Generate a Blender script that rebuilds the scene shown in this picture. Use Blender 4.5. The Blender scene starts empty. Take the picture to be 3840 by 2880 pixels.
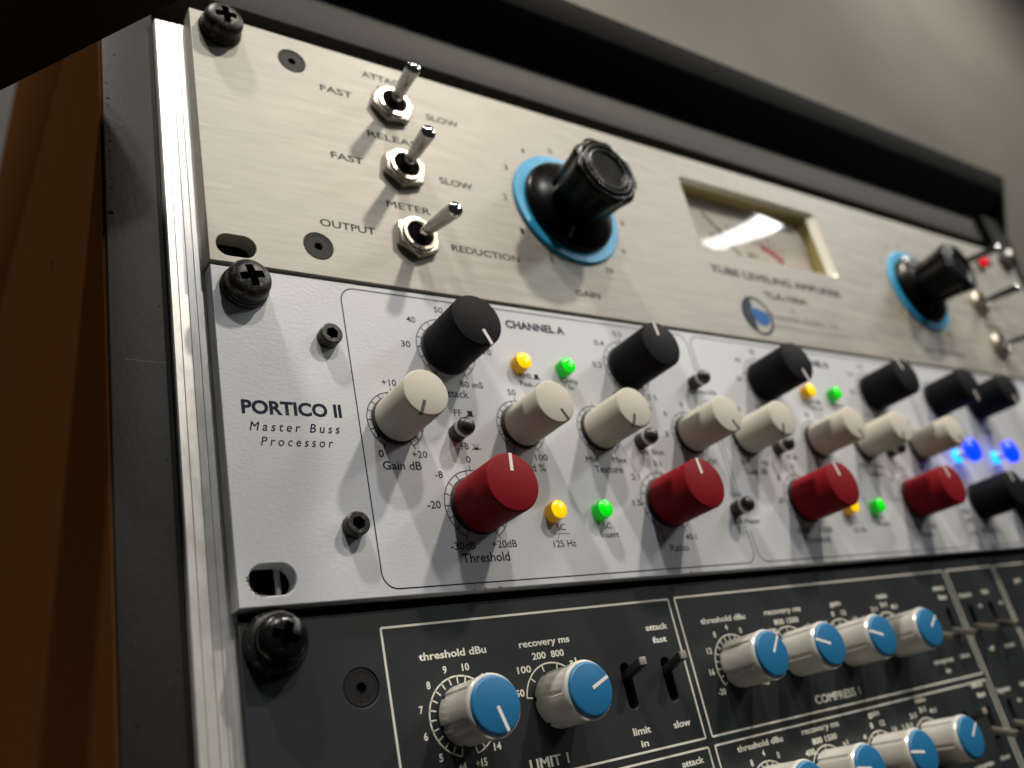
import bpy, bmesh, math, random
from mathutils import Vector, Matrix, Euler
random.seed(7)
K = 0.001                      # all sizes below are written in millimetres
scene = bpy.context.scene
COL = scene.collection

# ------------------------------------------------------------------ camera
cam_d = bpy.data.cameras.new("camera")
cam = bpy.data.objects.new("camera", cam_d)
COL.objects.link(cam)
scene.camera = cam
cam.location = (-63.8864 * K, -188.9919 * K, -131.3424 * K)
cam.rotation_euler = (math.radians(113.73870), math.radians(11.71755), math.radians(-33.52426))
cam_d.sensor_width = 36.0
cam_d.lens = 31.1017
cam_d.clip_start = 0.005
cam_d.clip_end = 60
cam_d.dof.use_dof = True
cam_d.dof.focus_distance = 0.2215
cam_d.dof.aperture_fstop = 9.3
cam_d.dof.aperture_blades = 0

# ------------------------------------------------------------------ world
world = bpy.data.worlds.new("World")
scene.world = world
world.use_nodes = True
bg = world.node_tree.nodes["Background"]
bg.inputs[0].default_value = (0.95, 0.95, 1.0, 1)
bg.inputs[1].default_value = 0.022

# ------------------------------------------------------------------ lamps (ceiling spots of the room, then added fills)
def area(name, direction, dist, size, power, color, target=(0.12, 0, 0.0), shape='DISK', size_y=None, roll=0.0):
    ld = bpy.data.lights.new(name, 'AREA')
    ld.shape = shape
    ld.size = size
    if size_y: ld.size_y = size_y
    ld.energy = power
    ld.color = color
    o = bpy.data.objects.new(name, ld)
    COL.objects.link(o)
    d = Vector(direction).normalized()
    o.location = Vector(target) + d * dist
    o.rotation_euler = ((-d).to_track_quat('-Z', 'Y').to_matrix() @ Matrix.Rotation(math.radians(roll), 3, 'Z')).to_euler()
    return o
area("added_wall_fill", (-0.33, -0.31, 1.00), 1.45, 0.07, 16.0, (1.0, 0.93, 0.83))
area("added_wall_fill", (0.40, -0.60, 0.74), 1.8, 0.10, 18.0, (1.0, 0.90, 0.76))
area("added_wall_fill", (0.02, -0.70, 0.72), 1.9, 0.10, 11.0, (1.0, 0.97, 0.93))
area("ceiling_tube", (0.735, -0.49, 0.47), 1.7, 1.15, 7.0, (0.98, 1.0, 0.98), target=(0.24, 0, 0.058), shape='RECTANGLE', size_y=0.13, roll=27)

area("added_wall_fill", (0.25, -0.75, 0.95), 1.6, 0.35, 22.0, (1.0, 0.95, 0.87), target=(2.3, 0.62, 1.1))  # added lamp, no seen source, lifts the wall at the right
area("warm_side_fill", (-0.85, 0.18, -0.9), 0.62, 0.22, 0.9, (1.0, 0.78, 0.55), target=(-0.023, 0.13, -0.12))  # added warm fill, unseen source, brightens the lower brown side

scene.view_settings.view_transform = 'Standard'
scene.view_settings.look = 'None'
scene.view_settings.exposure = 0.0
scene.view_settings.gamma = 1.0
scene.render.engine = 'CYCLES'
scene.render.resolution_x = 1024
scene.render.resolution_y = 768

# ------------------------------------------------------------------ materials
def new_mat(name, color, rough=0.5, metal=0.0, spec=0.5, coat=0.0):
    m = bpy.data.materials.new(name)
    m.use_nodes = True
    b = m.node_tree.nodes["Principled BSDF"]
    b.inputs["Base Color"].default_value = (*color, 1)
    b.inputs["Roughness"].default_value = rough
    b.inputs["Metallic"].default_value = metal
    b.inputs["Specular IOR Level"].default_value = spec
    b.inputs["Coat Weight"].default_value = coat
    return m, m.node_tree, b
def nd(t, kind, **kw):
    n = t.nodes.new(kind)
    for k, v in kw.items():
        setattr(n, k, v)
    return n
def coords(t, scale=(1, 1, 1)):
    c = nd(t, "ShaderNodeTexCoord")
    mp = nd(t, "ShaderNodeMapping")
    mp.inputs["Scale"].default_value = scale
    t.links.new(c.outputs["Object"], mp.inputs["Vector"])
    return mp.outputs["Vector"]
def noise(t, vec, scale, detail=3, rough=0.5):
    n = nd(t, "ShaderNodeTexNoise")
    n.inputs["Scale"].default_value = scale
    n.inputs["Detail"].default_value = detail
    n.inputs["Roughness"].default_value = rough
    t.links.new(vec, n.inputs["Vector"])
    return n.outputs["Fac"]
def ramp(t, fac, stops):
    r = nd(t, "ShaderNodeValToRGB")
    els = r.color_ramp.elements
    while len(els) < len(stops): els.new(0.5)
    for e, (p, c) in zip(els, stops):
        e.position = p
        e.color = (*c, 1) if len(c) == 3 else c
    t.links.new(fac, r.inputs["Fac"])
    return r.outputs["Color"]
def maprange(t, fac, a, b, lo, hi):
    r = nd(t, "ShaderNodeMapRange")
    for i, v in enumerate((a, b, lo, hi)): r.inputs[i + 1].default_value = v
    t.links.new(fac, r.inputs[0])
    return r.outputs[0]
def bump(t, b, fac, strength, dist):
    n = nd(t, "ShaderNodeBump")
    n.inputs["Strength"].default_value = strength
    n.inputs["Distance"].default_value = dist
    t.links.new(fac, n.inputs["Height"])
    t.links.new(n.outputs["Normal"], b.inputs["Normal"])

MAT = {}
def simple(key, *a, grain=0.0, gscale=900, wear=0.0, **k):
    m, t, b = new_mat(key, *a, **k)
    v = coords(t)
    if grain:
        bump(t, b, noise(t, v, gscale, 3), grain, 0.0002)
    if wear:
        f = noise(t, v, 160, 4, 0.6)
        r = b.inputs["Roughness"].default_value
        t.links.new(maprange(t, f, 0.3, 0.7, max(r - wear, 0.02), r + wear), b.inputs["Roughness"])
    MAT[key] = m
    return m

# off-white powder-coat paint with an orange-peel skin
m, t, b = new_mat("pale_grey_paint", (0.60, 0.61, 0.63), 0.42)
f1 = noise(t, coords(t, (0.75, 1, 1.35)), 900, 3, 0.5)
f2 = noise(t, coords(t), 3000, 2, 0.5)
mx = nd(t, "ShaderNodeMath", operation='MULTIPLY_ADD')
t.links.new(f2, mx.inputs[0]); mx.inputs[1].default_value = 0.3; t.links.new(f1, mx.inputs[2])
bump(t, b, mx.outputs[0], 0.24, 0.00022)
t.links.new(maprange(t, noise(t, coords(t, (1, 1, 1.6)), 26, 5, 0.65), 0.35, 0.65, 0.34, 0.50), b.inputs["Roughness"])
t.links.new(ramp(t, noise(t, coords(t), 30, 5, 0.6), [(0.3, (0.56, 0.575, 0.60)), (0.7, (0.60, 0.615, 0.64))]), b.inputs["Base Color"])
MAT["pale_grey_paint"] = m

# brushed champagne metal: fine lines along X
m, t, b = new_mat("brushed_metal", (0.62, 0.58, 0.49), 0.5, metal=0.25)
v = coords(t, (0.03, 1, 1))
ln = noise(t, v, 2600, 4, 0.65)
lo = noise(t, coords(t, (0.12, 1, 1)), 240, 4, 0.6)
mm = nd(t, "ShaderNodeMath", operation='MULTIPLY_ADD')
t.links.new(ln, mm.inputs[0]); mm.inputs[1].default_value = 0.7
t.links.new(lo, mm.inputs[2])
bump(t, b, mm.outputs[0], 0.25, 0.00006)
t.links.new(ramp(t, mm.outputs[0], [(0.45, (0.265, 0.252, 0.220)), (0.8, (0.33, 0.315, 0.276)), (1.0, (0.40, 0.383, 0.340))]), b.inputs["Base Color"])
t.links.new(maprange(t, lo, 0.3, 0.7, 0.46, 0.58), b.inputs["Roughness"])
MAT["brushed_metal"] = m

# extruded aluminium: lines along Z, scuffs
m, t, b = new_mat("aluminium", (0.80, 0.79, 0.76), 0.36, metal=0.6)
v = coords(t, (1, 1, 0.02))
ln = noise(t, v, 2500, 4, 0.6)
sc = noise(t, coords(t, (1, 1, 0.5)), 260, 5, 0.7)
bump(t, b, ln, 0.25, 0.00006)
t.links.new(maprange(t, sc, 0.3, 0.75, 0.30, 0.42), b.inputs["Roughness"])
t.links.new(ramp(t, sc, [(0.2, (0.66, 0.64, 0.60)), (0.32, (0.84, 0.83, 0.80)), (1.0, (0.89, 0.88, 0.85))]), b.inputs["Base Color"])
MAT["aluminium"] = m

# charcoal panel paint
m, t, b = new_mat("charcoal_paint", (0.033, 0.037, 0.037), 0.5, spec=0.3)
bump(t, b, noise(t, coords(t), 2600, 2), 0.12, 0.00012)
t.links.new(ramp(t, noise(t, coords(t), 60, 5, 0.6), [(0.3, (0.017, 0.021, 0.0225)), (0.75, (0.023, 0.0275, 0.029))]), b.inputs["Base Color"])
MAT["charcoal_paint"] = m

# dark painted board edge
m, t, b = new_mat("dark_board_paint", (0.085, 0.083, 0.076), 0.6, spec=0.2)
bump(t, b, noise(t, coords(t, (1, 1, 0.6)), 700, 5, 0.6), 0.35, 0.0003)
t.links.new(ramp(t, noise(t, coords(t), 45, 6, 0.65), [(0.3, (0.0125, 0.0122, 0.011)), (0.7, (0.018, 0.0175, 0.016))]), b.inputs["Base Color"])
MAT["dark_board_paint"] = m

m, t, b = new_mat("grey_board_paint", (0.078, 0.075, 0.066), 0.6, spec=0.2)
bump(t, b, noise(t, coords(t), 700, 5, 0.6), 0.3, 0.0003)
MAT["grey_board_paint"] = m
# stained wood veneer
m, t, b = new_mat("brown_veneer", (0.20, 0.085, 0.025), 0.9, spec=0.0)
gr = noise(t, coords(t, (1, 0.3, 8)), 140, 7, 0.7)
t.links.new(ramp(t, gr, [(0.25, (0.085, 0.036, 0.012)), (0.5, (0.095, 0.041, 0.014)), (0.75, (0.105, 0.046, 0.017))]), b.inputs["Base Color"])
bump(t, b, gr, 0.1, 0.0003)
MAT["brown_veneer"] = m

# wall plaster
m, t, b = new_mat("wall_plaster", (0.34, 0.31, 0.265), 0.9)
t.links.new(ramp(t, noise(t, coords(t), 2.2, 3, 0.5), [(0.3, (0.175, 0.161, 0.136)), (0.7, (0.225, 0.209, 0.178))]), b.inputs["Base Color"])
bump(t, b, noise(t, coords(t), 120, 4), 0.2, 0.002)
MAT["wall_plaster"] = m

simple("black_slab", (0.004, 0.004, 0.004), rough=0.7, spec=0.12, grain=0.2)
simple("black_knob", (0.0065, 0.0065, 0.008), rough=0.55, spec=0.08, grain=0.15, gscale=4000)
simple("cream_knob", (0.56, 0.53, 0.45), rough=0.55, spec=0.15, grain=0.15, gscale=4000)
simple("red_knob", (0.20, 0.005, 0.010), rough=0.55, spec=0.1, grain=0.15, gscale=4000)
simple("bakelite", (0.003, 0.003, 0.003), rough=0.26, wear=0.03, spec=0.16)
simple("ivory_plastic", (0.82, 0.795, 0.73), rough=0.24, metal=0.3)
simple("blue_cap", (0.012, 0.15, 0.33), rough=0.42, grain=0.2, gscale=3500)
simple("white_mark", (0.78, 0.76, 0.72), rough=0.5)
simple("pink_white_mark", (0.72, 0.66, 0.62), rough=0.5)
simple("black_mark", (0.015, 0.015, 0.015), rough=0.6)
simple("navy_ink", (0.006, 0.014, 0.032), rough=0.5, spec=0.1)
simple("black_ink", (0.02, 0.02, 0.022), rough=0.5, spec=0.1)
simple("cream_ink", (0.74, 0.72, 0.63), rough=0.5, spec=0.1)
simple("grey_ink", (0.20, 0.19, 0.17), rough=0.5, spec=0.1)
simple("chrome", (0.62, 0.61, 0.59), rough=0.08, metal=1.0, wear=0.03)
simple("nickel", (0.56, 0.51, 0.43), rough=0.3, metal=1.0, wear=0.06)
simple("dull_steel", (0.30, 0.29, 0.27), rough=0.3, metal=1.0, wear=0.06)
simple("black_oxide", (0.035, 0.034, 0.033), rough=0.33, metal=0.6, wear=0.12, grain=0.3, gscale=1500)
simple("shiny_black_oxide", (0.03, 0.03, 0.03), rough=0.2, metal=0.5, wear=0.08)
simple("void_black", (0.002, 0.002, 0.002), rough=0.9, spec=0.05)
simple("gold_trim", (0.42, 0.35, 0.14), rough=0.35, metal=0.4)
simple("polished_edge", (0.85, 0.82, 0.70), rough=0.35, metal=0.3)
simple("meter_card", (0.60, 0.575, 0.55), rough=0.7)
simple("red_print", (0.42, 0.03, 0.05), rough=0.6)
simple("dark_lever", (0.02, 0.02, 0.02), rough=0.35)
simple("logo_blue", (0.008, 0.11, 0.33), rough=0.4, spec=0.1)
simple("logo_navy", (0.012, 0.02, 0.035), rough=0.4, spec=0.1)

# worn black oxide: paint rubbed through to steel in spots
for key, base, ro in (("black_oxide", (0.018, 0.0175, 0.017), 0.36), ("shiny_black_oxide", (0.006, 0.006, 0.006), 0.16)):
    m, t, b = new_mat(key, base, ro, metal=0.35)
    f = noise(t, coords(t), 520, 6, 0.75)
    t.links.new(ramp(t, f, [(0.0, base), (0.54 if key[0] == "b" else 0.7, base), (0.64 if key[0] == "b" else 0.8, (0.16, 0.145, 0.125))]), b.inputs["Base Color"])
    t.links.new(maprange(t, f, 0.4, 0.7, ro, ro + 0.2), b.inputs["Roughness"])
    bump(t, b, noise(t, coords(t), 1400, 4), 0.35, 0.00015)
    MAT[key] = m
m, t, b = new_mat("bolt_black", (0.010, 0.010, 0.010), 0.55, spec=0.2)
bump(t, b, noise(t, coords(t), 1800, 3), 0.2, 0.0001)
MAT["bolt_black"] = m
simple("wall_shade_grey", (0.05, 0.05, 0.05), rough=0.95, grain=0.4, gscale=300)  # dark grey that puts the wall's shade into a colour
simple("pale_steel", (0.55, 0.54, 0.52), rough=0.35, metal=0.6)
simple("dark_steel", (0.045, 0.043, 0.04), rough=0.38, metal=0.5, wear=0.08)
simple("lever_lit_end", (0.30, 0.27, 0.25), rough=0.25)  # dark lever's end face, made paler to carry the light on it
simple("lever_lit_top", (0.16, 0.14, 0.115), rough=0.3)  # dark lever painted tan as if its top face were lit
# blue anodised skirt with fine radial knurl lines
m, t, b = new_mat("blue_skirt", (0.04, 0.27, 0.55), 0.4, metal=0.1)
c = nd(t, "ShaderNodeTexCoord"); sx = nd(t, "ShaderNodeSeparateXYZ")
t.links.new(c.outputs["Object"], sx.inputs[0])
at = nd(t, "ShaderNodeMath", operation='ARCTAN2')
t.links.new(sx.outputs[0], at.inputs[0]); t.links.new(sx.outputs[2], at.inputs[1])
mu = nd(t, "ShaderNodeMath", operation='MULTIPLY'); mu.inputs[1].default_value = 150
t.links.new(at.outputs[0], mu.inputs[0])
si = nd(t, "ShaderNodeMath", operation='SINE'); t.links.new(mu.outputs[0], si.inputs[0])
t.links.new(ramp(t, si.outputs[0], [(0.0, (0.015, 0.32, 0.60)), (1.0, (0.05, 0.40, 0.68))]), b.inputs["Base Color"])
bump(t, b, si.outputs[0], 0.3, 0.0001)
MAT["blue_skirt"] = m

def lens(key, base, emit, strength, dark=None):
    m, t, b = new_mat(key, base, 0.25, coat=0.3)
    v = coords(t, (1, 1, 0.4))
    f = noise(t, v, 420, 2)
    b.inputs["Emission Color"].default_value = (*emit, 1)
    t.links.new(maprange(t, f, 0.3, 0.7, strength * 0.7, strength * 1.25), b.inputs["Emission Strength"])
    MAT[key] = m
lens("amber_lens", (0.8, 0.42, 0.0), (1.0, 0.60, 0.0), 1.0)
lens("amber_lens_side", (0.35, 0.18, 0.0), (1.0, 0.48, 0.0), 0.16)
lens("green_lens", (0.0, 0.4, 0.0), (0.0, 1.0, 0.01), 0.7)
lens("green_lens_side", (0.0, 0.25, 0.01), (0.0, 0.9, 0.02), 0.20)
lens("blue_lens", (0.0, 0.02, 0.5), (0.0, 0.025, 1.0), 2.5)
lens("blue_collar", (0.0, 0.3, 0.6), (0.0, 0.42, 1.0), 2.2)
lens("red_lens", (0.6, 0.0, 0.01), (1.0, 0.0, 0.02), 0.75)

# curved meter window
m = bpy.data.materials.new("clear_window"); m.use_nodes = True
t = m.node_tree; t.nodes.clear()
out = nd(t, "ShaderNodeOutputMaterial"); mix = nd(t, "ShaderNodeMixShader")
tr = nd(t, "ShaderNodeBsdfTransparent"); gl = nd(t, "ShaderNodeBsdfGlossy"); lw = nd(t, "ShaderNodeLayerWeight"); pw = nd(t, "ShaderNodeMath", operation='POWER'); fr = nd(t, "ShaderNodeMath", operation='MULTIPLY_ADD')
t.links.new(lw.outputs["Facing"], pw.inputs[0]); pw.inputs[1].default_value = 4.0
t.links.new(pw.outputs[0], fr.inputs[0]); fr.inputs[1].default_value = 0.9; fr.inputs[2].default_value = 0.045
gl.inputs["Roughness"].default_value = 0.07
tr.inputs["Color"].default_value = (0.93, 0.92, 0.88, 1)
t.links.new(fr.outputs[0], mix.inputs[0]); t.links.new(tr.outputs[0], mix.inputs[1]); t.links.new(gl.outputs[0], mix.inputs[2])
t.links.new(mix.outputs[0], out.inputs[0])
MAT["clear_window"] = m

# ------------------------------------------------------------------ object helpers
def finish(me, smooth=None):
    me.update()
    if smooth:
        for p in me.polygons: p.use_smooth = True
        me.set_sharp_from_angle(angle=math.radians(smooth))
def link(name, me, mat=None, parent=None, loc=(0, 0, 0), label=None):
    o = bpy.data.objects.new(name, me)
    COL.objects.link(o)
    if mat is not None and not me.materials: me.materials.append(MAT[mat])
    if parent is not None: o.parent = parent
    o.location = Vector(loc) * K
    if label: o["label"] = label
    return o
def thing(name, label, cat, loc=(0, 0, 0), group=None):
    o = bpy.data.objects.new(name, None)
    COL.objects.link(o)
    o.empty_display_size = 0.01
    o.location = Vector(loc) * K
    o["label"] = label; o["category"] = cat
    if group: o["group"] = group
    return o
def tag(o, label, cat, group=None):
    o["label"] = label; o["category"] = cat
    if group: o["group"] = group
    return o
class MB:
    def __init__(s): s.v = []; s.f = []
    def add(s, vs, fs):
        n = len(s.v); s.v += [tuple(x) for x in vs]; s.f += [tuple(i + n for i in f) for f in fs]
    def box(s, x0, x1, y0, y1, z0, z1):
        s.add([(x0, y0, z0), (x1, y0, z0), (x1, y1, z0), (x0, y1, z0), (x0, y0, z1), (x1, y0, z1), (x1, y1, z1), (x0, y1, z1)],
              [(0, 3, 2, 1), (4, 5, 6, 7), (0, 1, 5, 4), (1, 2, 6, 5), (2, 3, 7, 6), (3, 0, 4, 7)])
    def rect(s, x0, x1, z0, z1, y=0.0):      # flat print facing -Y
        s.add([(x0, y, z0), (x1, y, z0), (x1, y, z1), (x0, y, z1)], [(0, 1, 2, 3)])
    def strip(s, pts, w, y=0.0, closed=False):    # flat line of width w along pts (x,z)
        n = len(pts)
        vs = []
        for i, p in enumerate(pts):
            a = pts[i - 1] if (i > 0 or closed) else pts[i]
            c = pts[(i + 1) % n] if (i < n - 1 or closed) else pts[i]
            d1 = Vector((p[0] - a[0], p[1] - a[1])); d2 = Vector((c[0] - p[0], c[1] - p[1]))
            if d1.length < 1e-9: d1 = d2
            if d2.length < 1e-9: d2 = d1
            d1.normalize(); d2.normalize()
            nn = Vector((-(d1 + d2).y, (d1 + d2).x)).normalized()
            q = max(nn.dot(Vector((-d1.y, d1.x))), 0.5)
            nn = nn * (w / 2 / q)
            vs += [(p[0] + nn.x, y, p[1] + nn.y), (p[0] - nn.x, y, p[1] - nn.y)]
        fs = [(2 * i, 2 * i + 1, 2 * i + 3, 2 * i + 2) for i in range(n - 1)]
        if closed: fs.append((2 * n - 2, 2 * n - 1, 1, 0))
        s.add(vs, fs)
    def lathe(s, prof, n=48, cx=0, cz=0, rad=None, phase=0.0):     # prof: (radius, y); y runs towards the viewer as it gets more negative
        ang = [2 * math.pi * i / n + phase for i in range(n)]
        vs = []; fs = []
        for k, (r, y) in enumerate(prof):
            for a in ang:
                rr = rad(r, y, a) if rad else r
                vs.append((cx + rr * math.cos(a), y, cz + rr * math.sin(a)))
        for k in range(len(prof) - 1):
            for i in range(n):
                j = (i + 1) % n
                fs.append((k * n + i, k * n + j, (k + 1) * n + j, (k + 1) * n + i))
        fs.append(tuple(range(n - 1, -1, -1)))
        fs.append(tuple((len(prof) - 1) * n + i for i in range(n)))
        s.add(vs, fs)
    def tube(s, pts, r, n=12):
        pts = [Vector(p) for p in pts]; vs = []; fs = []
        for i, p in enumerate(pts):
            d = (pts[min(i + 1, len(pts) - 1)] - pts[max(i - 1, 0)]).normalized()
            u = d.cross(Vector((0.3, 0.1, 1))).normalized(); w = d.cross(u)
            rr = r[i] if isinstance(r, (list, tuple)) else r
            for k in range(n):
                a = 2 * math.pi * k / n
                vs.append(p + (u * math.cos(a) + w * math.sin(a)) * rr)
        for i in range(len(pts) - 1):
            for k in range(n):
                j = (k + 1) % n
                fs.append((i * n + k, i * n + j, (i + 1) * n + j, (i + 1) * n + k))
        fs.append(tuple(range(n))); fs.append(tuple((len(pts) - 1) * n + k for k in range(n - 1, -1, -1)))
        s.add(vs, fs)
    def mesh(s, name, smooth=None, fix=True):
        me = bpy.data.meshes.new(name)
        me.from_pydata([(x * K, y * K, z * K) for x, y, z in s.v], [], s.f)
        if fix:
            bm = bmesh.new(); bm.from_mesh(me)
            bmesh.ops.recalc_face_normals(bm, faces=bm.faces)
            bm.to_mesh(me); bm.free()
        finish(me, smooth)
        return me
def bevel_mesh(me, w, seg=2, angle=40):
    """rounds the edges of a closed mesh, returns a new mesh"""
    o = bpy.data.objects.new("tmp", me); COL.objects.link(o)
    md = o.modifiers.new("b", 'BEVEL'); md.width = w * K; md.segments = seg; md.limit_method = 'ANGLE'; md.angle_limit = math.radians(angle)
    dg = bpy.context.evaluated_depsgraph_get()
    out = bpy.data.meshes.new_from_object(o.evaluated_get(dg))
    bpy.data.objects.remove(o)
    finish(out, 35)
    return out
def boolean(me, cutters):
    o = bpy.data.objects.new("tmp", me); COL.objects.link(o)
    cs = []
    for cme in cutters:
        c = bpy.data.objects.new("tmpc", cme); COL.objects.link(c); cs.append(c)
        md = o.modifiers.new("b", 'BOOLEAN'); md.object = c; md.operation = 'DIFFERENCE'; md.solver = 'EXACT'
    dg = bpy.context.evaluated_depsgraph_get(); dg.update()
    out = bpy.data.meshes.new_from_object(o.evaluated_get(dg))
    for c in cs: bpy.data.objects.remove(c)
    bpy.data.objects.remove(o)
    finish(out, 30)
    return out
def rrect(x0, x1, z0, z1, r, n=8):
    pts = []
    for cx, cz, a0 in ((x1 - r, z1 - r, 0), (x0 + r, z1 - r, 90), (x0 + r, z0 + r, 180), (x1 - r, z0 + r, 270)):
        for i in range(n + 1):
            a = math.radians(a0 + 90 * i / n)
            pts.append((cx + r * math.cos(a), cz + r * math.sin(a)))
    return pts
def circle(cx, cz, r, n=40):
    return [(cx + r * math.cos(2 * math.pi * i / n), cz + r * math.sin(2 * math.pi * i / n)) for i in range(n)]
def plate(name, outer, holes, yfront, yback, bev=0.3):
    """flat plate with holes, rounded front edges"""
    cu = bpy.data.curves.new(name, 'CURVE'); cu.dimensions = '2D'; cu.fill_mode = 'BOTH'
    for pts in [outer] + holes:
        sp = cu.splines.new('POLY'); sp.points.add(len(pts) - 1); sp.use_cyclic_u = True
        for i, (x, z) in enumerate(pts): sp.points[i].co = (x * K, z * K, 0, 1)
    cu.extrude = ((yback - yfront) / 2 - bev) * K
    cu.bevel_depth = bev * K; cu.bevel_resolution = 2
    cu.offset = -bev * K
    o = bpy.data.objects.new("tmp", cu); COL.objects.link(o)
    dg = bpy.context.evaluated_depsgraph_get()
    me = bpy.data.meshes.new_from_object(o.evaluated_get(dg))
    bpy.data.objects.remove(o)
    ym = (yfront + yback) / 2 * K
    for v in me.vertices:
        x, y, z = v.co; v.co = (x, -z + ym, y)
    finish(me, 50)
    return me

# lettering: built-in font turned into flat mesh
_fc = bpy.data.curves.new("f", 'FONT')
_fo = bpy.data.objects.new("f", _fc); COL.objects.link(_fo)
_H = {}
def text_mesh(s, bold, shear, space):
    _fc.body = s; _fc.size = 1.0; _fc.offset = bold; _fc.shear = shear; _fc.space_character = space
    _fc.resolution_u = 3
    dg = bpy.context.evaluated_depsgraph_get(); dg.update()
    me = bpy.data.meshes.new_from_object(_fo.evaluated_get(dg))
    return me
def cap_height(bold):
    if bold not in _H:
        me = text_mesh("H", bold, 0, 1)
        ys = [v.co.y for v in me.vertices]
        _H[bold] = (min(ys), max(ys) - min(ys))
    return _H[bold]
def text(parent, s, x0, x1, z, cap, y, mat, bold=0.0, shear=0.0, space=1.0, name="lettering"):
    heavy = any(c in "MWmw" for c in s)
    z0, ch = cap_height(0.0 if heavy else bold)
    me = text_mesh(s, 0.0 if heavy else (bold + (0.006 if bold == 0.0 else 0)), shear, space)
    xs = [v.co.x for v in me.vertices]
    a, b = min(xs), max(xs)
    sx = (x1 - x0) / (b - a); sz = cap / ch
    cx, cz = (x0 + x1) / 2, z
    for v in me.vertices:
        X = (v.co.x - (a + b) / 2) * sx; Z = (v.co.y - z0) * sz
        v.co = (X * K, 0, Z * K)
    if heavy:                                # several thin layers, each nudged sideways, make the bold weight
        d = max(bold, 0.006) * sz * 1.3
        vs = [v.co.copy() for v in me.vertices]; fs = [tuple(p.vertices) for p in me.polygons]
        V = []; F = []
        for i, (dx, dz) in enumerate(((-d, -d * .5), (-d, d * .5), (d, d * .5), (d, -d * .5), (0, 0))):
            n = len(V); V += [(p.x + dx * K, -i * 0.004 * K, p.z + dz * K) for p in vs]; F += [tuple(a + n for a in f) for f in fs]
        me = bpy.data.meshes.new(name); me.from_pydata(V, [], F)
    me.materials.clear()
    me.update()
    return link(name, me, mat, parent, (cx, y, cz))
def ctext(parent, s, cx, z, cap, y, mat, bold=0.0, wr=0.62, **k):
    w = len(s) * cap * wr
    return text(parent, s, cx - w / 2, cx + w / 2, z, cap, y, mat, bold, **k)

# ------------------------------------------------------------------ the room
mb = MB(); mb.box(-4000, 12000, 620, 700, -2500, 8000)
w = link("wall", mb.mesh("wall"), "wall_plaster"); w["kind"] = "structure"

o = link("wall_shade_sheet", (lambda m_: (m_.box(-900, 60, 575, 615, 150, 1500), m_)[1])(MB()).mesh("p"), "wall_shade_grey")  # sheet added to darken the wall where it lies in shade
tag(o, "added dark grey sheet standing in for shaded wall behind the brown cabinet at the far left edge", "shade sheet")

# ------------------------------------------------------------------ rack case
case = thing("rack_case", "wooden equipment rack with dark painted board edges and silver mounting rails", "rack", (241, 8, -250))
OFF = Vector((-241, -8, 250))
def cpart(name, me, mat, label=None):
    return link(name, me, mat, case, OFF, label)
def board(x0, x1, y0, y1, z0, z1, bev=0.5):
    mb = MB(); mb.box(x0, x1, y0, y1, z0, z1)
    return bevel_mesh(mb.mesh("board"), bev, 2)
cpart("side_board", board(-22.3, -8.3, 8.05, 330, -250, 104.6), "dark_board_paint", "left board, dark grey front edge with staple holes")
mb = MB(); mb.box(-23.0, -22.31, 9.2, 330, -250, 121)
cpart("side_veneer", mb.mesh("v"), "brown_veneer", "brown veneer on the outer left side")
cpart("side_board", board(484.2, 505, 3.0, 330, -250, 121.4), "black_slab", "right board, seen edge on at the far end")
cpart("top_board", board(-22.3, 484, 8.05, 330, 104.8, 121.4), "grey_board_paint", "grey top board edge above the metal panel")
cpart("back_board", board(-8.2, 484, 318, 330, -250, 104.6), "void_black")
def rail(x0, x1, flip=1):
    # stepped extrusion profile in plan (x, y), swept along z
    if flip == 1:
        p = [(x0, 14), (x0, 6.2), (x0 + 0.3, 5.9), (x0 + 1.9, 5.9), (x0 + 1.95, 6.25), (x0 + 2.1, 6.25), (x0 + 2.15, 5.75), (x0 + 4.2, 5.75), (x0 + 4.25, 6.2), (x0 + 4.42, 6.2),
             (x0 + 4.47, 5.6), (x0 + 6.1, 5.6), (x0 + 6.15, 6.1), (x0 + 6.3, 6.1), (x0 + 6.35, 5.5), (x0 + 8.0, 5.5), (x0 + 8.1, 5.1), (x1, 5.1), (x1, 7.6), (x0 + 2, 7.6), (x0 + 2, 14)]
    else:
        p = [(x0, 5.1), (x1 - 8, 5.1), (x1 - 7.9, 5.6), (x1, 5.6), (x1, 14), (x1 - 2, 14), (x1 - 2, 7.6), (x0, 7.6)]
    mb = MB(); n = len(p)
    zb, zt = -250, 87.0
    vs = [(x, y, zb) for x, y in p] + [(x, y, zt) for x, y in p]
    mb.add(vs, [tuple(range(n - 1, -1, -1)), tuple(range(n, 2 * n))] + [(i, (i + 1) % n, n + (i + 1) % n, n + i) for i in range(n)])
    return mb.mesh("rail")
rl = rail(-8.25, 1.6)
cut = []
for zc in (0.45, 82.5, 6.4, -6.0, -82.0, -95, -38, 44, -130):
    c = MB(); c.lathe([(3.0, 4), (3.0, 9)], 20, 8.0, zc); cut.append(c.mesh("c"))
cpart("mounting_rail", rl, "aluminium", "left silver extruded rail with fine grooves")
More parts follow.
